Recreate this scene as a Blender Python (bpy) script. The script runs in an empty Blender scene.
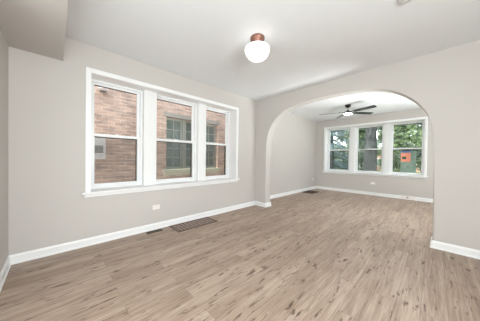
import bpy, bmesh, math, random
from mathutils import Vector, Matrix, noise

S = bpy.context.scene
COL = S.collection
R = math.radians

# ------------------------------------------------------------------ camera, sky, light, exposure
F_PX = 189.6
cam_data = bpy.data.cameras.new('camera')
cam_data.sensor_width = 36.0
cam_data.sensor_fit = 'HORIZONTAL'
cam_data.lens = 36.0 * F_PX / 480.0
cam_data.clip_start = 0.05
cam_data.clip_end = 300
cam = bpy.data.objects.new('camera', cam_data)
COL.objects.link(cam)
CX, CY, CH = 3.25, 0.362, 1.20
cam.matrix_world = (Matrix.Translation((CX, CY, CH)) @ Matrix.Rotation(0.797, 4, 'Z')
                    @ Matrix.Rotation(math.pi / 2 - 0.010, 4, 'X') @ Matrix.Rotation(0.012, 4, 'Z'))
S.camera = cam

S.view_settings.view_transform = 'Standard'
S.view_settings.look = 'None'
S.view_settings.gamma = 1.0
S.view_settings.use_curve_mapping = False
S.view_settings.exposure = 0.58

world = bpy.data.worlds.new('sky')
S.world = world
world.use_nodes = True
wn, wl = world.node_tree.nodes, world.node_tree.links
wn.clear()
w_out = wn.new('ShaderNodeOutputWorld')
w_bg = wn.new('ShaderNodeBackground')
w_ramp = wn.new('ShaderNodeValToRGB')
w_tc = wn.new('ShaderNodeTexCoord')
w_sep = wn.new('ShaderNodeSeparateXYZ')
wl.new(w_tc.outputs['Generated'], w_sep.inputs[0])
wl.new(w_sep.outputs['Z'], w_ramp.inputs[0])
w_ramp.color_ramp.elements[0].color = (0.95, 0.97, 1.0, 1)
w_ramp.color_ramp.elements[1].color = (0.62, 0.78, 1.0, 1)
wl.new(w_ramp.outputs[0], w_bg.inputs['Color'])
w_bg.inputs['Strength'].default_value = 2.0
wl.new(w_bg.outputs[0], w_out.inputs[0])

sun = bpy.data.objects.new('sun', bpy.data.lights.new('sun', 'SUN'))
sun.data.energy = 5.5
sun.data.angle = R(1.5)
sun.data.color = (1.0, 0.95, 0.86)
sun.rotation_euler = (R(38), 0, R(4))          # from behind the house, high: lights the street trees
COL.objects.link(sun)


def area(name, loc, target, sx, sy, watts, color=(1, 1, 1)):
    d = bpy.data.lights.new(name, 'AREA')
    d.shape = 'RECTANGLE'
    d.size, d.size_y = sx, sy
    d.energy = watts
    d.color = color
    o = bpy.data.objects.new(name, d)
    o.location = loc
    o.rotation_euler = (Vector(target) - Vector(loc)).to_track_quat('-Z', 'Y').to_euler()
    COL.objects.link(o)
    return o


# fill lights added out of view, behind the camera and beside both rooms
area('back_fill_light', (2.7, -0.25, 1.25), (2.7, 4, 1.25), 2.9, 2.0, 38, (0.92, 0.97, 0.985))
area('side_fill_light', (4.95, 0.6, 1.5), (0, 0.9, 1.5), 1.2, 1.7, 74, (0.92, 0.97, 0.985))
front_light = area('front_fill_uplight', (5.2, 5.2, 0.35), (4.1, 5.0, 2.27), 1.6, 1.8, 138, (0.92, 0.97, 0.985))  # uplight added behind the arch pier to brighten the front ceiling
front_light.data.spread = R(105)


# ------------------------------------------------------------------ materials
def new_mat(name):
    m = bpy.data.materials.new(name)
    m.use_nodes = True
    nt = m.node_tree
    return m, nt.nodes, nt.links, nt.nodes['Principled BSDF']


def srgb(r, g, b):
    f = lambda c: ((c / 255 + 0.055) / 1.055) ** 2.4 if c > 10 else c / 255 / 12.92
    return (f(r), f(g), f(b), 1)


def plain(name, color, rough=0.6, metal=0.0, vary=0.05, scale=14.0, bump=0.0):
    m, n, l, b = new_mat(name)
    tc = n.new('ShaderNodeTexCoord')
    nz = n.new('ShaderNodeTexNoise')
    nz.inputs['Scale'].default_value = scale
    nz.inputs['Detail'].default_value = 3
    l.new(tc.outputs['Object'], nz.inputs['Vector'])
    mix = n.new('ShaderNodeMix')
    mix.data_type = 'RGBA'
    k = 1 - vary
    mix.inputs['A'].default_value = (color[0] * k, color[1] * k, color[2] * k, 1)
    mix.inputs['B'].default_value = (min(1, color[0] / k), min(1, color[1] / k), min(1, color[2] / k), 1)
    l.new(nz.outputs['Fac'], mix.inputs['Factor'])
    l.new(mix.outputs['Result'], b.inputs['Base Color'])
    b.inputs['Roughness'].default_value = rough
    b.inputs['Metallic'].default_value = metal
    if bump:
        bp = n.new('ShaderNodeBump')
        bp.inputs['Strength'].default_value = bump
        bp.inputs['Distance'].default_value = 0.002
        l.new(nz.outputs['Fac'], bp.inputs['Height'])
        l.new(bp.outputs[0], b.inputs['Normal'])
    return m


M_WALL = plain('greige_wall_paint', (0.563, 0.534, 0.502), 0.7, vary=0.012, scale=3)
M_CEIL = plain('white_ceiling_paint', (0.785, 0.800, 0.805), 0.8, vary=0.01, scale=3)
M_TRIM = plain('white_trim_paint', (0.84, 0.845, 0.84), 0.35, vary=0.01)
M_VINYL = plain('white_vinyl', (0.83, 0.84, 0.84), 0.3, vary=0.01)
M_PLATE = plain('ivory_plastic', (0.86, 0.82, 0.78), 0.35, vary=0.01)
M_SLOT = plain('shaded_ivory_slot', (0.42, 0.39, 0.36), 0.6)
M_DARK = plain('slot_black', (0.02, 0.02, 0.02), 0.6)
M_COPPER = plain('aged_copper', (0.27, 0.135, 0.10), 0.45, 0.6, vary=0.2, scale=30)
M_GRILLE = plain('brown_grille_metal', (0.155, 0.085, 0.060), 0.45, 0.2, vary=0.15)
M_VENT = plain('dark_bronze_vent', (0.075, 0.062, 0.045), 0.5, 0.3, vary=0.2)
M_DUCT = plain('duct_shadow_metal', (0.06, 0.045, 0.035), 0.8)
M_FANB = plain('charcoal_fan_blade', (0.03, 0.031, 0.033), 0.22, vary=0.1)
M_FANM = plain('black_fan_metal', (0.02, 0.02, 0.022), 0.25, 0.6)
M_NICKEL = plain('brushed_nickel', (0.45, 0.45, 0.45), 0.3, 0.9)
M_DETECT = plain('white_detector_plastic', (0.62, 0.62, 0.61), 0.5, vary=0.01)


def emit_mat(name, color, strength):
    m, n, l, b = new_mat(name)
    b.inputs['Base Color'].default_value = color
    b.inputs['Roughness'].default_value = 0.25
    b.inputs['Emission Color'].default_value = color
    b.inputs['Emission Strength'].default_value = strength
    return m


M_GLOBE = emit_mat('lit_opal_glass', (1.0, 0.985, 0.97, 1), 0.6)
M_LENS = emit_mat('lit_fan_lens', (1.0, 0.98, 0.95, 1), 45.0)


def floor_mat():
    m, n, l, b = new_mat('oak_look_vinyl_plank')
    tc = n.new('ShaderNodeTexCoord')
    sep = n.new('ShaderNodeSeparateXYZ')
    l.new(tc.outputs['Object'], sep.inputs[0])
    comb = n.new('ShaderNodeCombineXYZ')
    l.new(sep.outputs['Y'], comb.inputs['X'])
    l.new(sep.outputs['X'], comb.inputs['Y'])
    br = n.new('ShaderNodeTexBrick')
    br.offset = 0.37
    br.inputs['Scale'].default_value = 1.0
    br.inputs['Brick Width'].default_value = 1.22
    br.inputs['Row Height'].default_value = 0.152
    br.inputs['Mortar Size'].default_value = 0.0010
    br.inputs['Mortar Smooth'].default_value = 0.3
    br.inputs['Bias'].default_value = 0.0
    br.inputs['Color1'].default_value = (0, 0, 0, 1)
    br.inputs['Color2'].default_value = (1, 1, 1, 1)
    br.inputs['Mortar'].default_value = (0.5, 0.5, 0.5, 1)
    l.new(comb.outputs[0], br.inputs['Vector'])
    # each plank slides the grain along so neighbours differ
    shift = n.new('ShaderNodeVectorMath')
    shift.operation = 'MULTIPLY_ADD'
    l.new(br.outputs['Color'], shift.inputs[0])
    shift.inputs[1].default_value = (7.0, 3.0, 5.0)
    l.new(comb.outputs[0], shift.inputs[2])

    def stretched(sx, sy, scale, detail, rough=0.6, dist=0.0):
        mp = n.new('ShaderNodeMapping')
        mp.inputs['Scale'].default_value = (sx, sy, 1)
        l.new(shift.outputs[0], mp.inputs['Vector'])
        t = n.new('ShaderNodeTexNoise')
        t.inputs['Scale'].default_value = scale
        t.inputs['Detail'].default_value = detail
        t.inputs['Roughness'].default_value = rough
        t.inputs['Distortion'].default_value = dist
        l.new(mp.outputs[0], t.inputs['Vector'])
        return t.outputs['Fac']

    broad = stretched(0.7, 9.0, 1.6, 4)
    fine = stretched(1.2, 30.0, 3.0, 4, 0.65, 0.4)
    knots = stretched(6.0, 27.0, 1.0, 3.0, 0.55, 0.4)

    ramp = n.new('ShaderNodeValToRGB')
    e = ramp.color_ramp.elements
    e[0].position, e[0].color = 0.33, srgb(119, 99, 84)
    e[1].position, e[1].color = 0.66, srgb(187, 169, 152)
    mid = e.new(0.5)
    mid.color = srgb(158, 137, 120)
    m1 = n.new('ShaderNodeMath')
    m1.operation = 'MULTIPLY_ADD'
    l.new(fine, m1.inputs[0])
    m1.inputs[1].default_value = 0.56
    m2 = n.new('ShaderNodeMath')
    m2.operation = 'MULTIPLY_ADD'
    l.new(broad, m2.inputs[0])
    m2.inputs[1].default_value = 0.40
    m3 = n.new('ShaderNodeMath')
    m3.operation = 'MULTIPLY'
    l.new(br.outputs['Color'], m3.inputs[0])
    m3.inputs[1].default_value = 0.08
    l.new(m3.outputs[0], m2.inputs[2])
    l.new(m2.outputs[0], m1.inputs[2])
    l.new(m1.outputs[0], ramp.inputs[0])

    kr = n.new('ShaderNodeValToRGB')
    kr.color_ramp.elements[0].position, kr.color_ramp.elements[0].color = 0.59, (0, 0, 0, 1)
    kr.color_ramp.elements[1].position, kr.color_ramp.elements[1].color = 0.70, (1, 1, 1, 1)
    l.new(knots, kr.inputs[0])
    mixk = n.new('ShaderNodeMix')
    mixk.data_type = 'RGBA'
    l.new(kr.outputs[0], mixk.inputs['Factor'])
    l.new(ramp.outputs[0], mixk.inputs['A'])
    mixk.inputs['B'].default_value = srgb(86, 66, 54)
    mixs = n.new('ShaderNodeMix')
    mixs.data_type = 'RGBA'
    l.new(br.outputs['Fac'], mixs.inputs['Factor'])
    l.new(mixk.outputs['Result'], mixs.inputs['A'])
    mixs.inputs['B'].default_value = srgb(112, 92, 76)
    l.new(mixs.outputs['Result'], b.inputs['Base Color'])
    rr = n.new('ShaderNodeMapRange')
    rr.inputs['To Min'].default_value = 0.36
    rr.inputs['To Max'].default_value = 0.50
    l.new(fine, rr.inputs['Value'])
    l.new(rr.outputs[0], b.inputs['Roughness'])
    bp = n.new('ShaderNodeBump')
    bp.inputs['Strength'].default_value = 0.15
    bp.inputs['Distance'].default_value = 0.001
    l.new(fine, bp.inputs['Height'])
    l.new(bp.outputs[0], b.inputs['Normal'])
    return m


M_FLOOR = floor_mat()


def brick_mat(name, c1, c2, mortar, axes=('Y', 'Z')):
    m, n, l, b = new_mat(name)
    tc = n.new('ShaderNodeTexCoord')
    sep = n.new('ShaderNodeSeparateXYZ')
    l.new(tc.outputs['Object'], sep.inputs[0])
    comb = n.new('ShaderNodeCombineXYZ')
    l.new(sep.outputs[axes[0]], comb.inputs['X'])
    l.new(sep.outputs[axes[1]], comb.inputs['Y'])
    br = n.new('ShaderNodeTexBrick')
    br.inputs['Scale'].default_value = 1.0
    br.inputs['Brick Width'].default_value = 0.205
    br.inputs['Row Height'].default_value = 0.068
    br.inputs['Mortar Size'].default_value = 0.006
    br.inputs['Mortar Smooth'].default_value = 0.3
    br.inputs['Color1'].default_value = c1
    br.inputs['Color2'].default_value = c2
    br.inputs['Mortar'].default_value = mortar
    l.new(comb.outputs[0], br.inputs['Vector'])
    nz = n.new('ShaderNodeTexNoise')
    nz.inputs['Scale'].default_value = 4.5
    nz.inputs['Detail'].default_value = 5
    nz.inputs['Roughness'].default_value = 0.65
    mpn = n.new('ShaderNodeMapping')
    mpn.inputs['Scale'].default_value = (0.8, 3.2, 1)
    l.new(comb.outputs[0], mpn.inputs['Vector'])
    l.new(mpn.outputs[0], nz.inputs['Vector'])
    rp = n.new('ShaderNodeValToRGB')
    rp.color_ramp.elements[0].position, rp.color_ramp.elements[0].color = 0.3, (0.66, 0.66, 0.68, 1)
    rp.color_ramp.elements[1].position, rp.color_ramp.elements[1].color = 0.70, (1.32, 1.24, 1.16, 1)
    l.new(nz.outputs['Fac'], rp.inputs[0])
    mu = n.new('ShaderNodeMix')
    mu.data_type = 'RGBA'
    mu.blend_type = 'MULTIPLY'
    mu.inputs['Factor'].default_value = 1
    l.new(br.outputs['Color'], mu.inputs['A'])
    l.new(rp.outputs[0], mu.inputs['B'])
    l.new(mu.outputs['Result'], b.inputs['Base Color'])
    b.inputs['Roughness'].default_value = 0.9
    bp = n.new('ShaderNodeBump')
    bp.invert = True
    bp.inputs['Strength'].default_value = 0.6
    bp.inputs['Distance'].default_value = 0.008
    l.new(br.outputs['Fac'], bp.inputs['Height'])
    l.new(bp.outputs[0], b.inputs['Normal'])
    return m


M_BRICK = brick_mat('weathered_pink_brick', (0.66, 0.49, 0.405, 1), (0.52, 0.375, 0.31, 1), (0.70, 0.61, 0.54, 1))
M_BRICK_FAR = brick_mat('orange_house_brick', (0.62, 0.40, 0.30, 1), (0.54, 0.33, 0.25, 1), (0.55, 0.45, 0.38, 1), ('X', 'Z'))
M_STONE = plain('grey_limestone', (0.36, 0.325, 0.285), 0.85, vary=0.2, scale=8, bump=0.4)
M_SILL = plain('pale_green_painted_sill', (0.62, 0.60, 0.46), 0.7, vary=0.12)
M_SASHG = plain('sage_green_sash_paint', (0.41, 0.42, 0.37), 0.6, vary=0.1)
M_PALE = plain('whitewashed_metal', (0.80, 0.76, 0.74), 0.6, vary=0.08)
M_GREYM = plain('grey_fixture_metal', (0.30, 0.29, 0.28), 0.5, 0.4)


def glass_mat(name, tint, gloss):
    m = bpy.data.materials.new(name)
    m.use_nodes = True
    n, l = m.node_tree.nodes, m.node_tree.links
    n.clear()
    o = n.new('ShaderNodeOutputMaterial')
    t = n.new('ShaderNodeBsdfTransparent')
    t.inputs[0].default_value = (*tint, 1)
    g = n.new('ShaderNodeBsdfGlossy')
    g.inputs['Roughness'].default_value = 0.03
    fr = n.new('ShaderNodeFresnel')
    fr.inputs['IOR'].default_value = 1.45
    ml = n.new('ShaderNodeMath')
    ml.operation = 'MULTIPLY'
    ml.inputs[1].default_value = gloss
    l.new(fr.outputs[0], ml.inputs[0])
    mx = n.new('ShaderNodeMixShader')
    l.new(ml.outputs[0], mx.inputs[0])
    l.new(t.outputs[0], mx.inputs[1])
    l.new(g.outputs[0], mx.inputs[2])
    l.new(mx.outputs[0], o.inputs[0])
    return m


M_GLASS = glass_mat('clear_window_glass', (0.97, 0.985, 0.98), 0.12)


def screen_mat():
    m = bpy.data.materials.new('insect_screen_mesh')
    m.use_nodes = True
    n, l = m.node_tree.nodes, m.node_tree.links
    n.clear()
    o = n.new('ShaderNodeOutputMaterial')
    t = n.new('ShaderNodeBsdfTransparent')
    d = n.new('ShaderNodeBsdfDiffuse')
    d.inputs[0].default_value = (0.10, 0.105, 0.10, 1)
    tc = n.new('ShaderNodeTexCoord')
    ns = n.new('ShaderNodeTexNoise')
    ns.inputs['Scale'].default_value = 6
    l.new(tc.outputs['Object'], ns.inputs['Vector'])
    mr = n.new('ShaderNodeMapRange')
    mr.inputs['To Min'].default_value = 0.17
    mr.inputs['To Max'].default_value = 0.23
    l.new(ns.outputs['Fac'], mr.inputs['Value'])
    mx = n.new('ShaderNodeMixShader')
    l.new(mr.outputs[0], mx.inputs[0])
    l.new(t.outputs[0], mx.inputs[1])
    l.new(d.outputs[0], mx.inputs[2])
    l.new(mx.outputs[0], o.inputs[0])
    return m


M_SCREEN = screen_mat()
M_DGLASS = plain('reflective_old_glass', (0.20, 0.235, 0.22), 0.12, vary=0.35, scale=3)


# ------------------------------------------------------------------ mesh helpers
def box(bm, x0, x1, y0, y1, z0, z1, bevel=0.0):
    vs = [bm.verts.new((x, y, z)) for x in (x0, x1) for y in (y0, y1) for z in (z0, z1)]
    fs = [(0, 1, 3, 2), (4, 6, 7, 5), (0, 4, 5, 1), (2, 3, 7, 6), (0, 2, 6, 4), (1, 5, 7, 3)]
    new = [bm.faces.new([vs[i] for i in f]) for f in fs]
    if bevel:
        es = list({e for f in new for e in f.edges})
        bmesh.ops.bevel(bm, geom=es, offset=bevel, segments=2, affect='EDGES', profile=0.5)


def lathe(bm, profile, seg=40, center=(0, 0), close_bottom=True, close_top=True):
    rings = []
    for r, z in profile:
        rings.append([bm.verts.new((center[0] + r * math.cos(2 * math.pi * k / seg),
                                    center[1] + r * math.sin(2 * math.pi * k / seg), z)) for k in range(seg)])
    for a, b in zip(rings, rings[1:]):
        for k in range(seg):
            bm.faces.new((a[k], a[(k + 1) % seg], b[(k + 1) % seg], b[k]))
    if close_bottom:
        bm.faces.new(list(reversed(rings[0])))
    if close_top:
        bm.faces.new(rings[-1])


def obj(name, bm, m, parent=None, smooth=False):
    bmesh.ops.recalc_face_normals(bm, faces=bm.faces)
    me = bpy.data.meshes.new(name)
    bm.to_mesh(me)
    bm.free()
    if smooth:
        for p in me.polygons:
            p.use_smooth = True
        try:
            me.set_sharp_from_angle(angle=R(40))
        except Exception:
            pass
    me.materials.append(m)
    o = bpy.data.objects.new(name, me)
    COL.objects.link(o)
    if parent:
        o.parent = parent
    return o


def tag(o, label, cat, group=None, kind=None):
    o['label'] = label
    o['category'] = cat
    if group:
        o['group'] = group
    if kind:
        o['kind'] = kind
    return o


def struct(name, bm, m, label, cat, smooth=False):
    return tag(obj(name, bm, m, None, smooth), label, cat, kind='structure')


def thing(name, label, cat, loc=(0, 0, 0), rotz=0, group=None):
    o = bpy.data.objects.new(name, None)
    o.empty_display_size = 0.1
    COL.objects.link(o)
    o.location = loc
    o.rotation_euler = (0, 0, rotz)
    return tag(o, label, cat, group)


def boxes(name, m, lst, parent=None, bevel=0.0):
    bm = bmesh.new()
    for t in lst:
        box(bm, *t, bevel=bevel)
    return obj(name, bm, m, parent)


def sweep(bm, profile, path):
    """profile: (outward, z) points, path: list of (x, y, nx, ny) stations with mitred normals."""
    st = [[bm.verts.new((x + nx * u, y + ny * u, z)) for u, z in profile] for x, y, nx, ny in path]
    k = len(profile)
    for a, b in zip(st, st[1:]):
        for i in range(k):
            bm.faces.new((a[i], a[(i + 1) % k], b[(i + 1) % k], b[i]))
    bm.faces.new(st[0])
    bm.faces.new(list(reversed(st[-1])))


# ------------------------------------------------------------------ setting: the two rooms
D = 4.105          # face of the arch wall
DT = 0.21          # its thickness
FY = 8.149         # face of the front wall
H1, H2 = 2.70, 2.762
X1, X2 = 5.0, 6.3  # right walls, out of frame
SX = -0.174        # left wall of the front room
WT = 0.34

bm = bmesh.new()
box(bm, -0.51, X1 + 0.2, -4.2, D, -0.12, 0)
box(bm, -0.51, X2 + 0.2, D, FY + WT, -0.12, 0)
struct('floor', bm, M_FLOOR, 'floor of grey brown oak look planks with dark knots', 'floor')

bm = bmesh.new()
box(bm, -WT, X1 + 0.2, -4.2, D + 0.05, H1, 3.0)
box(bm, SX - WT, X2 + 0.2, D + 0.05, FY + WT, H2, 3.0)
struct('ceiling', bm, M_CEIL, 'smooth white painted ceiling of both rooms', 'ceiling')

# left wall with its wide window opening
WY0, WY1, WZ0, WZ1 = 0.709, 3.40, 0.728, 2.335
bm = bmesh.new()
box(bm, -WT, 0, -0.2, WY0, 0, H1)
box(bm, -WT, 0, WY1, D + 0.02, 0, H1)
box(bm, -WT, 0, WY0, WY1, 0, WZ0)
box(bm, -WT, 0, WY0, WY1, WZ1, H1)
struct('wall_left', bm, M_WALL, 'greige wall with the triple window onto the brick building', 'wall')

# end wall behind the camera, its unseen opening made for the fill light
bm = bmesh.new()
box(bm, 0, 1.2, -0.2, 0, 0, H1)
box(bm, 4.2, X1, -0.2, 0, 0, H1)
box(bm, 1.2, 4.2, -0.2, 0, 2.25, H1)
struct('wall_back', bm, M_WALL, 'greige end wall meeting the window wall under the bulkhead', 'wall')

# unseen walls added behind the opening to keep the sun off the floor
bm = bmesh.new()
box(bm, 0.4, 0.6, -4.0, -0.2, 0, H1)
box(bm, X1, X1 + 0.2, -4.0, -0.2, 0, H1)
box(bm, 0.4, X1 + 0.2, -4.2, -4.0, 0, H1)
struct('wall_sun_block', bm, M_WALL, 'greige walls added behind the opening to keep the sun out', 'wall')

# dropped bulkhead over the end wall
bm = bmesh.new()
box(bm, 0, X1, 0, 0.434, 2.388, H1)
struct('ceiling_soffit', bm, M_WALL, 'greige boxed bulkhead dropped below the ceiling along the end wall', 'soffit')

# right wall of the near room with an unseen opening made for the fill light
bm = bmesh.new()
box(bm, X1, X1 + 0.2, -0.2, D + DT, 0, 0.65)
box(bm, X1, X1 + 0.2, -0.2, D + DT, 2.35, H1)
box(bm, X1, X1 + 0.2, 1.25, D + DT, 0.65, 2.35)
struct('wall_right', bm, M_WALL, 'greige wall facing the triple window', 'wall')

# arch wall: measured half profile (share of half width, height), mirrored
AC, AH = 1.7925, 1.4575
prof = [(1.0, 0.0), (1.0, 1.30), (0.9975, 1.46), (0.990, 1.60), (0.980, 1.70), (0.966, 1.79), (0.945, 1.88), (0.915, 1.963),
        (0.875, 2.045), (0.828, 2.122), (0.775, 2.192), (0.715, 2.252), (0.65, 2.302), (0.57, 2.346), (0.48, 2.380),
        (0.38, 2.404), (0.26, 2.421), (0.13, 2.430), (0.0, 2.433)]
half = [(AC + AH * u, z) for u, z in prof]
left_half = [(AC - AH * u, z) for u, z in prof]
outline = left_half + list(reversed(half[:-1]))        # from left foot up and over to right foot
poly = [(X2, 0), (X2, 2.9), (-0.3, 2.9), (-0.3, 0)] + outline
bm = bmesh.new()
fv = [bm.verts.new((x, D, z)) for x, z in poly]
bv = [bm.verts.new((x, D + DT, z)) for x, z in poly]
bm.faces.new(fv)
bm.faces.new(list(reversed(bv)))
k = len(poly)
for i in range(k):
    bm.faces.new((fv[i], bv[i], bv[(i + 1) % k], fv[(i + 1) % k]))
bm.edges.ensure_lookup_table()
archset = set(fv[4:]) | set(bv[4:])
es = [e for e in bm.edges if e.verts[0] in archset and e.verts[1] in archset
      and abs(e.verts[0].co.y - e.verts[1].co.y) < 1e-4 and not (e.verts[0].co.z < 1e-4 and e.verts[1].co.z < 1e-4)]
bmesh.ops.bevel(bm, geom=es, offset=0.028, segments=5, affect='EDGES', profile=0.5)
bmesh.ops.triangulate(bm, faces=[f for f in bm.faces if len(f.verts) > 4])
struct('wall_arch', bm, M_WALL, 'greige wall pierced by the wide round cornered arch', 'wall', smooth=True)

# front room walls
bm = bmesh.new()
box(bm, SX - WT, SX, D + DT, FY + WT, 0, H2)
struct('wall_left_front', bm, M_WALL, 'blank greige side wall seen through the arch', 'wall')
FX0, FX1, FZ0, FZ1 = 0.19, 3.05, 0.745, 2.435
bm = bmesh.new()
box(bm, SX, FX0, FY, FY + WT, 0, H2)
box(bm, FX1, X2 + 0.2, FY, FY + WT, 0, H2)
box(bm, FX0, FX1, FY, FY + WT, 0, FZ0)
box(bm, FX0, FX1, FY, FY + WT, FZ1, H2)
struct('wall_front', bm, M_WALL, 'greige street wall with the triple window looking onto trees', 'wall')
bm = bmesh.new()
box(bm, X2, X2 + 0.2, D + DT, FY, 0, 0.75)
box(bm, X2, X2 + 0.2, D + DT, FY, 2.25, H2)
box(bm, X2, X2 + 0.2, D + DT, 5.1, 0.75, 2.25)
box(bm, X2, X2 + 0.2, 7.3, FY, 0.75, 2.25)
struct('wall_right_front', bm, M_WALL, 'greige side wall hidden behind the arch pier', 'wall')

# baseboards: board with a moulded cap and a shoe
BB = [(0, 0), (0.022, 0), (0.022, 0.012), (0.016, 0.022), (0.014, 0.024), (0.014, 0.082), (0.009, 0.090), (0.006, 0.102), (0, 0.104)]


def baseboard(name, path, label):
    b_ = bmesh.new()
    sweep(b_, BB, path)
    return struct(name, b_, M_TRIM, label, 'baseboard')


baseboard('baseboard_left', [(0, 0, 1, 1), (0, D, 1, -1), (0.335, D, 1, -1), (0.335, D + DT, 1, 1), (SX, D + DT, 1, 1), (SX, FY, 1, -1),
                             (X2, FY, -1, -1)],
          'white baseboard following the window wall, arch pier and front room')
baseboard('baseboard_back', [(1.2, 0, 0, 1), (0, 0, 1, 1)], 'white baseboard along the end wall')
baseboard('baseboard_right', [(X1, D, -1, -1), (3.25, D, -1, -1), (3.25, D + DT, -1, 1), (X2, D + DT, -1, 1)],
          'white baseboard wrapping the right hand arch pier')


# ------------------------------------------------------------------ windows
def make_window(name, u0, u1, z0, z1, to, label, parts_only=False):
    """double hung unit; u runs along the wall, v is the depth measured outward from the room face; to() maps to x,y ranges."""
    meet = (z0 + z1) / 2 - 0.005

    def bx(lst, u0_, u1_, v0, v1, a, b_):
        lst.append(to(u0_, u1_, v0, v1) + (a, b_))
    FRW, ST = 0.030, 0.042
    fr = []
    bx(fr, u0, u0 + FRW, 0.235, 0.335, z0, z1)
    bx(fr, u1 - FRW, u1, 0.235, 0.335, z0, z1)
    bx(fr, u0 + FRW, u1 - FRW, 0.235, 0.335, z0, z0 + FRW)
    bx(fr, u0 + FRW, u1 - FRW, 0.235, 0.335, z1 - FRW, z1)
    root = boxes(name, M_VINYL, fr)
    tag(root, label, 'window', kind='structure')
    a0, a1 = u0 + FRW, u1 - FRW

    def sash(nm, v0, v1, b0, b1, rail_b, rail_t):
        s = []
        bx(s, a0, a0 + ST, v0, v1, b0, b1)
        bx(s, a1 - ST, a1, v0, v1, b0, b1)
        bx(s, a0 + ST, a1 - ST, v0, v1, b0, b0 + rail_b)
        bx(s, a0 + ST, a1 - ST, v0, v1, b1 - rail_t, b1)
        so = boxes(nm, M_VINYL, s, root)
        g = []
        bx(g, a0 + ST, a1 - ST, (v0 + v1) / 2 - 0.003, (v0 + v1) / 2 + 0.003, b0 + rail_b, b1 - rail_t)
        boxes('pane', M_GLASS, g, so)
        return so
    sash('upper_sash', 0.290, 0.318, meet - 0.020, z1 - FRW, 0.040, 0.030)
    sash('lower_sash', 0.258, 0.286, z0 + FRW, meet + 0.022, 0.042, 0.042)
    gk = []
    bx(gk, a0 + ST, a1 - ST, 0.300, 0.316, z1 - FRW - 0.042, z1 - FRW - 0.030)
    boxes('head_dark_strip', M_VENT, gk, root)  # narrow dark strip along the top of the upper glass
    lk = []
    um = (u0 + u1) / 2
    bx(lk, um - 0.025, um + 0.025, 0.262, 0.284, meet + 0.022, meet + 0.034)
    boxes('sash_lock', M_VINYL, lk, root, bevel=0.003)
    sc = []
    bx(sc, a0, a1, 0.324, 0.326, z0 + FRW, meet)
    boxes('insect_screen', M_SCREEN, sc, root)
    sf = []
    bx(sf, a0, a0 + 0.048, 0.320, 0.330, z0 + FRW, meet)
    bx(sf, a1 - 0.048, a1, 0.320, 0.330, z0 + FRW, meet)
    bx(sf, a0 + 0.048, a1 - 0.048, 0.320, 0.330, meet - 0.034, meet)
    boxes('screen_frame', M_VENT, sf, root)
    return root


to_left = lambda u0, u1, v0, v1: (-v1, -v0, u0, u1)
to_front = lambda u0, u1, v0, v1: (u0, u1, FY + v0, FY + v1)
LU = [(WY0, 1.430), (1.600, 2.480), (2.632, WY1)]
LM = [(1.430, 1.636), (2.480, 2.666)]     # faces of the two mullion boards
FM = [(1.030, 1.195), (2.060, 2.215)]
FU = [(FX0, 1.030), (1.195, 2.060), (2.215, FX1)]
lab_l = ['white double hung window filled by plain red brick and a pale utility box',
         'white double hung middle window showing most of the neighbouring green sashed window',
         'white double hung window nearest the arch pier, beyond it the far end of a stone lintel']
lab_f = ['white double hung window with pale sky between dark evergreen boughs',
         'white double hung middle window with the thick grey tree trunk behind it',
         'white double hung window with the orange square poster on its lower sash']
for i, (a, b) in enumerate(LU):
    make_window('window_%d' % (i + 1), a, b, WZ0, WZ1, to_left, lab_l[i])
for i, (a, b) in enumerate(FU):
    make_window('window_%d' % (i + 4), a, b, FZ0, FZ1, to_front, lab_f[i])


def window_trim(name, to, units, faces, z0, z1, label, cw):
    u0, u1 = units[0][0], units[-1][1]
    root = []

    def bx(lst, *q):
        lst.append(to(*q[:4]) + q[4:])
    # face casing, standing proud of the plaster (v < 0 is into the room)
    bx(root, u0 - cw, u0 + 0.004, -0.020, 0.0, z0, z1 + cw)
    bx(root, u1 - 0.004, u1 + cw, -0.020, 0.0, z0, z1 + cw)
    bx(root, u0 + 0.004, u1 - 0.004, -0.020, 0.0, z1 - 0.004, z1 + cw)
    o = boxes(name, M_TRIM, root, bevel=0.003)
    tag(o, label, 'window trim', kind='structure')
    jl = []
    t = 0.006
    bx(jl, u0, u0 + t, 0.0, 0.235, z0, z1)
    bx(jl, u1 - t, u1, 0.0, 0.235, z0, z1)
    bx(jl, u0 + t, u1 - t, 0.0, 0.235, z1 - t, z1)
    boxes('jamb_lining', M_TRIM, jl, o)
    st = []
    bx(st, u0 - cw - 0.035, u1 + cw + 0.035, -0.060, 0.0, z0 - 0.026, z0 + 0.002)
    bx(st, u0, u1, 0.0, 0.240, z0 - 0.004, z0 + 0.002)
    boxes('stool', M_TRIM, st, o, bevel=0.004)
    ap = []
    bx(ap, u0 - cw - 0.012, u1 + cw + 0.012, -0.022, 0.0, z0 - 0.072, z0 - 0.026)
    boxes('apron', M_TRIM, ap, o, bevel=0.004)
    for (a, b), (c, d), (e, f) in zip(units, units[1:], faces):
        mu = []
        bx(mu, e, f, 0.150, 0.234, z0, z1)
        bx(mu, b + 0.0005, c - 0.0005, 0.234, 0.335, z0, z1)
        boxes('mullion', M_TRIM, mu, o, bevel=0.003)
    return o


window_trim('trim_1', to_left, LU, LM, WZ0, WZ1, 'white casing, stool and mullions framing the three brick view windows', 0.056)
window_trim('trim_2', to_front, FU, FM, FZ0, FZ1, 'white casing, stool and mullions framing the three tree view windows', 0.060)

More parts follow.
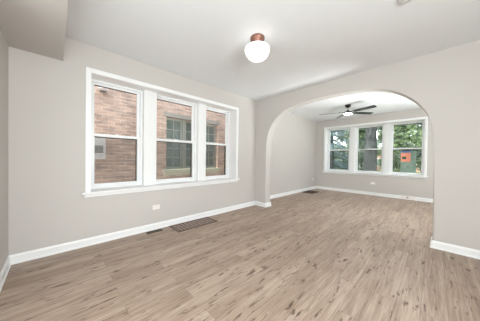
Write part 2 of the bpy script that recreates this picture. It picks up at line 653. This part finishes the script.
# ------------------------------------------------------------------ globe light
GX, GY = 1.698, 2.155
t = thing('globe_ceiling_light', 'lit white schoolhouse globe ceiling light on a copper fitter', 'ceiling light', (GX, GY, H1))
bm = bmesh.new()
lathe(bm, [(0.050, -0.092), (0.056, -0.090), (0.058, -0.070), (0.062, -0.056), (0.076, -0.042), (0.086, -0.026), (0.088, -0.008), (0.084, 0.0)], 40)
obj('copper_fitter', bm, M_COPPER, t, True)
bm = bmesh.new()
lathe(bm, [(0.048, -0.082), (0.049, -0.098), (0.062, -0.104), (0.102, -0.110), (0.134, -0.120), (0.152, -0.136), (0.155, -0.156),
           (0.149, -0.184), (0.137, -0.212), (0.119, -0.240), (0.092, -0.262), (0.054, -0.275), (0.012, -0.279)], 48)
obj('glass_globe', bm, M_GLOBE, t, True)
bm = bmesh.new()
for a in range(3):
    bm = bmesh.new()
    an = a * 2 * math.pi / 3 + 0.6
    c = Vector((0.058 * math.cos(an), 0.058 * math.sin(an), -0.080))
    bmesh.ops.create_uvsphere(bm, u_segments=10, v_segments=6, radius=0.007, matrix=Matrix.Translation(c))
    obj('thumbscrew', bm, M_COPPER, t, True)

# ------------------------------------------------------------------ ceiling fan
FXc, FYc = 1.514, 6.33
t = thing('ceiling_fan', 'black ceiling fan with long blades and a lit white lens, beyond the arch', 'ceiling fan', (FXc, FYc, H2))
bm = bmesh.new()
lathe(bm, [(0.020, -0.075), (0.045, -0.070), (0.066, -0.050), (0.075, -0.022), (0.077, 0.0)], 32)
obj('canopy', bm, M_FANM, t, True)
bm = bmesh.new()
lathe(bm, [(0.0125, -0.17), (0.0125, -0.07)], 16)
obj('downrod', bm, M_NICKEL, t, True)
bm = bmesh.new()
lathe(bm, [(0.100, -0.247), (0.112, -0.242), (0.118, -0.230), (0.114, -0.212), (0.090, -0.194), (0.055, -0.176), (0.034, -0.160), (0.024, -0.140), (0.016, -0.138)], 36)
obj('motor_housing', bm, M_FANM, t, True)
bm = bmesh.new()
lathe(bm, [(0.010, -0.274), (0.060, -0.271), (0.092, -0.262), (0.100, -0.246)], 32)
obj('light_lens', bm, M_LENS, t, True)
blade0 = None
for deg in (-20, 52, 130, 203):
    if blade0 is None:
        bm = bmesh.new()
        pts = [(0.17, 0.045), (0.30, 0.060), (0.50, 0.068), (0.66, 0.068), (0.735, 0.060), (0.752, 0.040)]
        ring = pts + [(x, -y) for x, y in reversed(pts)]
        top = [bm.verts.new((x, y, 0.004)) for x, y in ring]
        bot = [bm.verts.new((x, y, -0.004)) for x, y in ring]
        bm.faces.new(top)
        bm.faces.new(list(reversed(bot)))
        for i in range(len(ring)):
            bm.faces.new((top[i], top[(i + 1) % len(ring)], bot[(i + 1) % len(ring)], bot[i]))
        bmesh.ops.transform(bm, matrix=Matrix.Rotation(R(-13), 4, 'X'), verts=bm.verts)
        blade0 = obj('blade', bm, M_FANB, t)
        bm = bmesh.new()
        box(bm, 0.09, 0.24, -0.022, 0.022, 0.004, 0.010, bevel=0.002)
        iron0 = obj('blade_iron', bm, M_FANM, blade0)
        bl, ir = blade0, iron0
    else:
        bl = blade0.copy()
        COL.objects.link(bl)
        bl.parent = t
        ir = iron0.copy()
        COL.objects.link(ir)
        ir.parent = bl
    bl.location = (0, 0, -0.212)
    bl.rotation_euler = (0, 0, R(deg))

# ------------------------------------------------------------------ smoke detector
t = thing('smoke_detector', 'round white smoke detector on the ceiling before the arch', 'smoke detector', (3.052, 2.668, H1))
bm = bmesh.new()
lathe(bm, [(0.035, -0.026), (0.052, -0.024), (0.060, -0.017), (0.062, -0.008)], 32)
obj('cover', bm, M_DETECT, t, True)
bm = bmesh.new()
lathe(bm, [(0.064, -0.009), (0.066, -0.004), (0.066, 0.0)], 32)
obj('mounting_base', bm, M_DETECT, t, True)
bm = bmesh.new()
lathe(bm, [(0.012, -0.029), (0.014, -0.025)], 16)
obj('test_button', bm, M_PLATE, t, True)


# ------------------------------------------------------------------ outlets (plates lie on their side)
def make_outlet(label, loc, rotz, w=0.120, h=0.074):
    """local x along the wall, local -y into the room"""
    t = thing('wall_outlet', label, 'outlet', loc, rotz)
    bm = bmesh.new()
    box(bm, -w / 2, w / 2, -0.006, 0, -h / 2, h / 2, bevel=0.0025)
    obj('cover_plate', bm, M_PLATE, t)
    for s in (-1, 1):
        bm = bmesh.new()
        c = s * w * 0.165
        box(bm, c - w * 0.125, c + w * 0.125, -0.0085, -0.005, -h * 0.21, h * 0.21, bevel=0.0015)
        rc = obj('receptacle', bm, M_PLATE, t)
        bm = bmesh.new()
        for dz in (-0.006, 0.006):
            box(bm, c - 0.005, c + 0.003, -0.0092, -0.008, dz - 0.001, dz + 0.001)
        box(bm, c + 0.006, c + 0.010, -0.0092, -0.008, -0.002, 0.002)
        obj('slot', bm, M_SLOT, rc)
    bm = bmesh.new()
    box(bm, -0.003, 0.003, -0.0075, -0.005, -0.003, 0.003, bevel=0.001)
    obj('screw', bm, M_NICKEL, t)
    return t


make_outlet('ivory outlet plate lying sideways under the brick view windows', (0, 1.580, 0.368), R(90))
make_outlet('pale outlet plate under the middle tree view window', (1.80, FY, 0.412), 0)
make_outlet('small pale outlet plate on the side wall near the front room corner', (SX, 7.86, 0.395), R(90), 0.115, 0.07)
t = thing('baseboard_outlet', 'white receptacle plate with a dark socket set over the front baseboard', 'outlet', (2.70, FY - 0.016, 0.062))
bm = bmesh.new()
box(bm, -0.165, 0.165, -0.010, 0, -0.052, 0.052, bevel=0.004)
obj('cover_plate', bm, M_PALE, t)
bm = bmesh.new()
box(bm, -0.022, 0.016, -0.014, -0.009, -0.014, 0.014, bevel=0.002)
obj('socket', bm, M_DARK, t)


# ------------------------------------------------------------------ floor registers
def make_grille(name, label, x0, x1, y0, y1, nx, ny, m, rim, bar, cat='floor vent'):
    t = thing(name, label, cat, ((x0 + x1) / 2, (y0 + y1) / 2, 0))
    hx, hy = (x1 - x0) / 2, (y1 - y0) / 2
    boxes('frame', m, [(-hx, hx, -hy, -hy + rim, 0.0, 0.007), (-hx, hx, hy - rim, hy, 0.0, 0.007),
                       (-hx, -hx + rim, -hy + rim, hy - rim, 0.0, 0.007), (hx - rim, hx, -hy + rim, hy - rim, 0.0, 0.007)], t, bevel=0.0015)
    bm = bmesh.new()
    for i in range(1, nx):
        c = -hx + rim + (2 * hx - 2 * rim) * i / nx
        box(bm, c - bar / 2, c + bar / 2, -hy + rim, hy - rim, 0.0025, 0.0055)
    for j in range(1, ny):
        c = -hy + rim + (2 * hy - 2 * rim) * j / ny
        box(bm, -hx + rim, hx - rim, c - bar / 2, c + bar / 2, 0.003, 0.006)
    obj('lattice', bm, m, t)
    boxes('duct_shade_sheet', M_DUCT, [(-hx + rim, hx - rim, -hy + rim, hy - rim, 0.0005, 0.0018)], t)  # dark sheet close under the bars, its colour standing in for duct shade
    return t


M_BARS = plain('tan_grille_bars', (0.46, 0.35, 0.30), 0.45, 0.2, vary=0.12)
g = make_grille('return_air_grille', 'large brown lattice return air grille in the floor by the brick view windows', 0.03, 0.40, 1.785, 2.59, 6, 12, M_GRILLE, 0.022, 0.010)
[c for c in g.children if c.name.startswith('lattice')][0].data.materials[0] = M_BARS
make_grille('floor_register', 'small narrow dark floor register beside the large brown grille', 0.055, 0.145, 1.40, 1.64, 3, 14, M_VENT, 0.012, 0.005)
make_grille('floor_register', 'dark square floor register in the corner of the front room', -0.13, 0.30, 6.80, 7.40, 8, 12, M_DUCT, 0.02, 0.010)

# ------------------------------------------------------------------ poster on the front window
M_TEAL = plain('teal_green_paper', (0.20, 0.29, 0.23), 0.6, vary=0.35, scale=7)
M_BLUE = plain('blue_print', (0.10, 0.20, 0.50), 0.6, vary=0.2)
M_ORANGE = plain('orange_print', (0.80, 0.31, 0.20), 0.6, vary=0.06)
M_DGREEN = plain('dark_green_print', (0.05, 0.11, 0.06), 0.6, vary=0.2)
M_CREAM = plain('pale_print', (0.42, 0.44, 0.40), 0.6, vary=0.25, scale=25)
PY = FY + 0.2665
t = thing('poster', 'green poster with an orange square and blue header against the window glass', 'poster', (2.675, PY, 0.815))
boxes('sheet', M_TEAL, [(-0.185, 0.185, -0.001, 0.001, 0.0, 0.69)], t)
boxes('blue_header', M_BLUE, [(-0.185, 0.07, -0.0024, -0.001, 0.645, 0.69)], t)
bm = bmesh.new()
for q in [(-0.18, 0.055, 0.515, 0.635), (-0.18, 0.055, 0.345, 0.43), (-0.18, -0.150, 0.43, 0.515), (-0.05, 0.055, 0.43, 0.515)]:
    box(bm, q[0], q[1], -0.0024, -0.001, q[2], q[3])
obj('orange_square', bm, M_ORANGE, t)
boxes('dark_patch', M_DGREEN, [(-0.150, -0.05, -0.0022, -0.001, 0.43, 0.515)], t)
for (u, w, z) in [(-0.03, 0.10, 0.275), (-0.07, 0.06, 0.235), (0.02, 0.11, 0.215), (-0.10, 0.05, 0.185)]:
    boxes('pale_lettering', M_CREAM, [(u, u + w, -0.0022, -0.001, z, z + 0.018)], t)

# ------------------------------------------------------------------ neighbouring brick building beyond the gangway
NX = -1.30
NB0, NB1 = 2.30, 3.86          # its window opening
NZ0, NZ1 = 0.87, 2.20
t = thing('brick_building', 'weathered pink brick building a few steps outside the triple window', 'building', (NX, 2, -1.2))
t.location = (0, 0, 0)
boxes('wall', M_BRICK, [(NX - 0.3, NX, -6, NB0, -1.2, 6), (NX - 0.3, NX, NB1, 9.5, -1.2, 6),
                        (NX - 0.3, NX, NB0, NB1, -1.2, NZ0), (NX - 0.3, NX, NB0, NB1, NZ1, 6)], t)
boxes('lintel', M_STONE, [(NX - 0.05, NX + 0.012, NB0 - 0.07, NB1 + 0.07, NZ1, NZ1 + 0.115)], t, bevel=0.006)
boxes('sill', M_SILL, [(NX - 0.20, NX + 0.05, NB0 - 0.09, NB1 + 0.09, NZ0 - 0.005, NZ0 + 0.045),
                       (NX - 0.18, NX + 0.02, NB0 - 0.06, NB1 + 0.06, NZ0 - 0.10, NZ0 - 0.005)], t, bevel=0.005)
units = [(NB0, 2.765), (2.845, 3.315), (3.395, NB1)]
for (a, b) in units:
    fx0, fx1 = NX - 0.17, NX - 0.12
    z0, z1 = NZ0 + 0.045, NZ1
    lst = [(fx0, fx1, a, a + 0.045, z0, z1), (fx0, fx1, b - 0.045, b, z0, z1),
           (fx0, fx1, a + 0.045, b - 0.045, z0, z0 + 0.06), (fx0, fx1, a + 0.045, b - 0.045, z1 - 0.05, z1)]
    s = boxes('window_sash', M_SASHG, lst, t)
    bars = [(fx0 + 0.015, fx1 - 0.01, (a + b) / 2 - 0.011, (a + b) / 2 + 0.011, z0 + 0.06, z1 - 0.05)]
    for r_ in range(1, 5):
        zz = z0 + 0.06 + (z1 - z0 - 0.11) * r_ / 5
        bars.append((fx0 + 0.015, fx1 - 0.01, a + 0.045, b - 0.045, zz - 0.011, zz + 0.011))
    boxes('muntins', M_SASHG, bars, s)
    boxes('pane', M_DGLASS, [(fx0 + 0.02, fx0 + 0.026, a + 0.045, b - 0.045, z0 + 0.06, z1 - 0.05)], s)
for a, b in ((2.765, 2.845), (3.315, 3.395)):
    boxes('mullion', M_SASHG, [(NX - 0.20, NX - 0.09, a, b, NZ0 + 0.045, NZ1)], t)
boxes('window_backing', M_DARK, [(NX - 0.31, NX - 0.30, NB0 - 0.05, NB1 + 0.05, NZ0 - 0.1, NZ1 + 0.1)], t)

t = thing('utility_box', 'pale utility box with a grey louvre on the brick wall', 'utility box', (NX, 0.96, 1.16))
bm = bmesh.new()
box(bm, 0.0, 0.045, -0.17, 0.115, 0.0, 0.43, bevel=0.006)
obj('housing', bm, M_PALE, t)
boxes('louvre', M_GREYM, [(0.045, 0.052, -0.065, 0.078, 0.12 + 0.024 * i, 0.138 + 0.024 * i) for i in range(6)], t)
t = thing('outdoor_wall_lamp', 'grey wall lamp mounted high on the brick wall', 'wall lamp', (NX, 1.03, 2.50))
boxes('back_plate', M_GREYM, [(0, 0.02, -0.05, 0.05, -0.03, 0.10)], t, bevel=0.004)
bm = bmesh.new()
lathe(bm, [(0.085, 0.0), (0.080, 0.012), (0.045, 0.05), (0.02, 0.06)], 20, (0.10, 0.0))
obj('shade', bm, M_PALE, t, True)

# ------------------------------------------------------------------ outdoors beyond the front window
M_GRASS = plain('lawn_grass', (0.14, 0.22, 0.07), 0.9, vary=0.4, scale=5)
M_PAVE = plain('street_asphalt', (0.30, 0.30, 0.30), 0.9, vary=0.1)
M_BARK = plain('grey_tree_bark', (0.065, 0.07, 0.07), 0.95, vary=0.5, scale=6, bump=0.8)


def leaf_mat(name, c1, c2):
    m, n, l, b = new_mat(name)
    tc = n.new('ShaderNodeTexCoord')
    nz = n.new('ShaderNodeTexNoise')
    nz.inputs['Scale'].default_value = 3.5
    nz.inputs['Detail'].default_value = 6
    nz.inputs['Roughness'].default_value = 0.8
    l.new(tc.outputs['Object'], nz.inputs['Vector'])
    r_ = n.new('ShaderNodeValToRGB')
    r_.color_ramp.elements[0].position, r_.color_ramp.elements[0].color = 0.43, c1
    r_.color_ramp.elements[1].position, r_.color_ramp.elements[1].color = 0.60, c2
    l.new(nz.outputs['Fac'], r_.inputs[0])
    l.new(r_.outputs[0], b.inputs['Base Color'])
    b.inputs['Roughness'].default_value = 0.55
    tr = n.new('ShaderNodeBsdfTranslucent')
    l.new(r_.outputs[0], tr.inputs['Color'])
    mx = n.new('ShaderNodeMixShader')
    mx.inputs[0].default_value = 0.35
    l.new(b.outputs[0], mx.inputs[1])
    l.new(tr.outputs[0], mx.inputs[2])
    l.new(mx.outputs[0], n['Material Output'].inputs[0])
    return m


M_LEAF = leaf_mat('broad_leaves', (0.05, 0.09, 0.05, 1), (0.46, 0.56, 0.30, 1))
M_LEAF2 = leaf_mat('muted_leaves', (0.14, 0.19, 0.14, 1), (0.36, 0.43, 0.33, 1))  # duller green for the shrubs and distant trees
M_NEEDLE = leaf_mat('blue_green_needles', (0.12, 0.17, 0.18, 1), (0.32, 0.40, 0.42, 1))

bm = bmesh.new()
box(bm, -40, 40, FY + WT, 21, -1.3, -1.0)
box(bm, -40, 40, 28, 60, -1.3, -1.0)
struct('ground_lawn', bm, M_GRASS, 'green lawn outside the front windows', 'lawn')
bm = bmesh.new()
box(bm, -40, 40, 21, 28, -1.3, -1.04)
struct('ground_street', bm, M_PAVE, 'grey street beyond the front lawn', 'street')


def tube(bm, pts, seg=9):
    rings = []
    for i, (p, r_) in enumerate(pts):
        p = Vector(p)
        a = Vector(pts[max(0, i - 1)][0])
        b = Vector(pts[min(len(pts) - 1, i + 1)][0])
        d = (b - a).normalized()
        q = d.to_track_quat('Z', 'Y')
        rings.append([bm.verts.new(p + q @ Vector((r_ * math.cos(2 * math.pi * k / seg), r_ * math.sin(2 * math.pi * k / seg), 0))) for k in range(seg)])
    for a, b in zip(rings, rings[1:]):
        for k in range(seg):
            bm.faces.new((a[k], a[(k + 1) % seg], b[(k + 1) % seg], b[k]))
    bm.faces.new(list(reversed(rings[0])))
    bm.faces.new(rings[-1])


def leaves(rng, clumps, per, size, aspect=0.55):
    vs, fs = [], []
    for (c, rad, flat) in clumps:
        c = Vector(c)
        for _ in range(per):
            d = Vector((rng.gauss(0, 1), rng.gauss(0, 1), rng.gauss(0, 1))).normalized() * rad * rng.random() ** 0.45
            d.z *= flat
            p = c + d
            a = Vector((rng.gauss(0, 1), rng.gauss(0, 1), rng.gauss(0, 0.7))).normalized()
            b = a.cross(Vector((rng.gauss(0, 1), rng.gauss(0, 1), rng.gauss(0, 1)))).normalized()
            s = size * rng.uniform(0.6, 1.3)
            i = len(vs)
            vs += [p - a * s, p + b * s * aspect, p + a * s, p - b * s * aspect]
            fs.append((i, i + 1, i + 2, i + 3))
    me = bpy.data.meshes.new('foliage')
    me.from_pydata([tuple(v) for v in vs], [], fs)
    return me


def foliage(me, m, parent):
    o = bpy.data.objects.new('foliage', me)
    me.materials.append(m)
    COL.objects.link(o)
    o.parent = parent
    return o


G = -1.0
rng = random.Random(4)
# big street tree whose trunk fills the middle window
t = thing('street_tree', 'big street tree with a thick grey trunk behind the middle window', 'tree', (0.74, 13.0, G))
bm = bmesh.new()
tube(bm, [((0, 0, -0.1), 0.46), ((0, 0, 0.5), 0.36), ((0.0, 0, 1.6), 0.32), ((0.01, 0, 3.0), 0.31), ((0.03, 0, 4.3), 0.31), ((0.05, 0.1, 5.4), 0.25), ((0.1, 0.3, 7.5), 0.16)], 16)
trunk = obj('trunk', bm, M_BARK, t, True)
for pts in ([((0.0, 0, 4.0), 0.16), ((0.9, 0.2, 4.8), 0.11), ((2.0, 0.5, 5.4), 0.06)], [((0.0, 0, 4.3), 0.15), ((-0.9, -0.1, 5.2), 0.10), ((-2.0, 0.1, 5.9), 0.05)]):
    bm = bmesh.new()
    tube(bm, pts)
    obj('branch', bm, M_BARK, t, True)
cl = []
for _ in range(50):
    cl.append(((rng.uniform(-2.6, 3.2), rng.uniform(-1.6, 1.8), rng.uniform(4.4, 8.0)), rng.uniform(0.5, 1.0), 0.6))
for _ in range(12):
    cl.append(((rng.uniform(0.45, 1.3), rng.uniform(-0.3, 0.9), rng.uniform(2.4, 4.6)), rng.uniform(0.2, 0.35), 0.7))
for _ in range(5):
    cl.append(((rng.uniform(-1.2, -0.4), rng.uniform(-0.3, 0.9), rng.uniform(3.3, 4.6)), rng.uniform(0.2, 0.3), 0.7))
foliage(leaves(rng, cl, 200, 0.075), M_LEAF, t)

# conifer whose boughs cross the first front window
t = thing('evergreen_tree', 'blue green conifer with drooping boughs and sky between them', 'tree', (-3.3, 18.5, G))
bm = bmesh.new()
tube(bm, [((0, 0, -0.1), 0.22), ((0, 0, 3), 0.16), ((0, 0, 7.5), 0.04)], 10)
obj('trunk', bm, M_BARK, t, True)
cl = []
bmb = bmesh.new()
for lev in range(17):
    z = 0.5 + lev * 0.40
    L = 2.7 - lev * 0.14
    for k_ in range(6):
        an = rng.uniform(0, 2 * math.pi)
        tip = Vector((math.cos(an) * L, math.sin(an) * L, z - 0.55 + rng.uniform(-0.1, 0.1)))
        tube(bmb, [((0, 0, z), 0.035), (tuple(tip * 0.5 + Vector((0, 0, z * 0.5 + 0.05))), 0.025), (tuple(tip), 0.01)], 5)
        for q in range(8):
            f_ = 0.25 + 0.75 * q / 7
            p = Vector((0, 0, z)) * (1 - f_) + tip * f_
            p.z += 0.10 * math.sin(f_ * math.pi)
            cl.append((tuple(p), 0.20, 0.35))
obj('bough', bmb, M_BARK, t, True)
foliage(leaves(rng, cl, 28, 0.08, 0.3), M_NEEDLE, t)

# leafy tree behind the third front window
t = thing('leafy_tree', 'bright leafy young tree filling the window with the poster', 'tree', (2.1, 18.3, G))
bm = bmesh.new()
tube(bm, [((0, 0, -0.1), 0.14), ((-0.05, 0, 1.4), 0.11), ((-0.25, 0, 3.2), 0.08), ((-0.5, 0.2, 5.0), 0.04)], 10)
obj('trunk', bm, M_BARK, t, True)
for pts in ([((-0.05, 0, 1.6), 0.06), ((0.5, 0.1, 2.7), 0.04), ((0.9, 0.2, 3.8), 0.02)], [((-0.1, 0, 2.2), 0.05), ((-0.7, -0.1, 3.1), 0.035), ((-1.0, 0, 4.0), 0.02)]):
    bm = bmesh.new()
    tube(bm, pts)
    obj('branch', bm, M_BARK, t, True)
cl = []
for _ in range(70):
    cl.append(((rng.uniform(-1.6, 1.5), rng.uniform(-0.9, 0.9), rng.uniform(1.2, 5.6)), rng.uniform(0.30, 0.55), 0.75))
foliage(leaves(rng, cl, 58, 0.12), M_LEAF, t)

# shrubs under the windows
for i, (x, y, w, hgt, lab) in enumerate([(-1.4, 11.2, 0.9, 1.55, 'rounded green shrub below the conifer boughs'),
                                         (0.35, 10.9, 0.75, 1.45, 'green shrub in front of the thick trunk'),
                                         (2.0, 11.1, 0.9, 1.6, 'tall green shrub beneath the poster window')]):
    t = thing('shrub', lab, 'shrub', (x, y, G))
    bm = bmesh.new()
    for a in range(5):
        an = a * 1.257
        tube(bm, [((0.05 * math.cos(an), 0.05 * math.sin(an), -0.05), 0.02), ((0.35 * w * math.cos(an), 0.35 * w * math.sin(an), hgt * 0.7), 0.01)], 6)
    obj('stems', bm, M_BARK, t)
    cl = [((rng.uniform(-w, w) * 0.7, rng.uniform(-0.45, 0.45), rng.uniform(0.25, hgt)), rng.uniform(0.25, 0.4), 0.8) for _ in range(18)]
    foliage(leaves(rng, cl, 130, 0.055), M_LEAF2, t)

# trees along the other side of the street
for i, (x, y, w, hgt, lab) in enumerate([(-7.4, 31, 2.3, 3.9, 'distant low tree beyond the conifer boughs'),
                                         (-6.3, 38, 2.6, 9.0, 'distant round tree past the thick trunk'),
                                         (-6.7, 43.5, 1.9, 9.0, 'distant round tree nearest the orange house'),
                                         (0.9, 31, 2.3, 7.5, 'distant round tree behind the leafy young tree')]):
    t = thing('distant_tree', lab, 'tree', (x, y, G))
    bm = bmesh.new()
    tube(bm, [((0, 0, -0.1), 0.3), ((0, 0, hgt * 0.5), 0.24), ((0.1, 0, hgt * 0.85), 0.1)], 10)
    obj('trunk', bm, M_BARK, t, True)
    cl = [((rng.uniform(-w, w), rng.uniform(-w, w) * 0.6, rng.uniform(0.8, hgt)), rng.uniform(0.7, 1.1), 0.8) for _ in range(60)]
    foliage(leaves(rng, cl, 170, 0.17), M_LEAF2, t)

# house across the street
t = thing('brick_house', 'orange brick house across the street glimpsed past the trunk', 'house', (-1.6, 50, G))
boxes('wall', M_BRICK_FAR, [(-5.0, 5.0, 0, 6, -0.1, 3.6)], t)
bm = bmesh.new()
pr = [(-5.4, 3.6), (5.4, 3.6), (0, 6.2)]
a = [bm.verts.new((x, -0.4, z)) for x, z in pr]
b = [bm.verts.new((x, 6.4, z)) for x, z in pr]
bm.faces.new(a)
bm.faces.new(list(reversed(b)))
for i in range(3):
    bm.faces.new((a[i], a[(i + 1) % 3], b[(i + 1) % 3], b[i]))
obj('roof', bm, plain('grey_shingles', (0.22, 0.21, 0.21), 0.9, vary=0.2), t)
for x in (-3.2, 0.2, 3.2):
    w_ = boxes('window', M_TRIM, [(x - 0.7, x + 0.7, -0.06, 0.02, 1.0, 2.6)], t)
    boxes('pane', M_DGLASS, [(x - 0.6, x + 0.6, -0.07, -0.055, 1.1, 2.5)], w_)
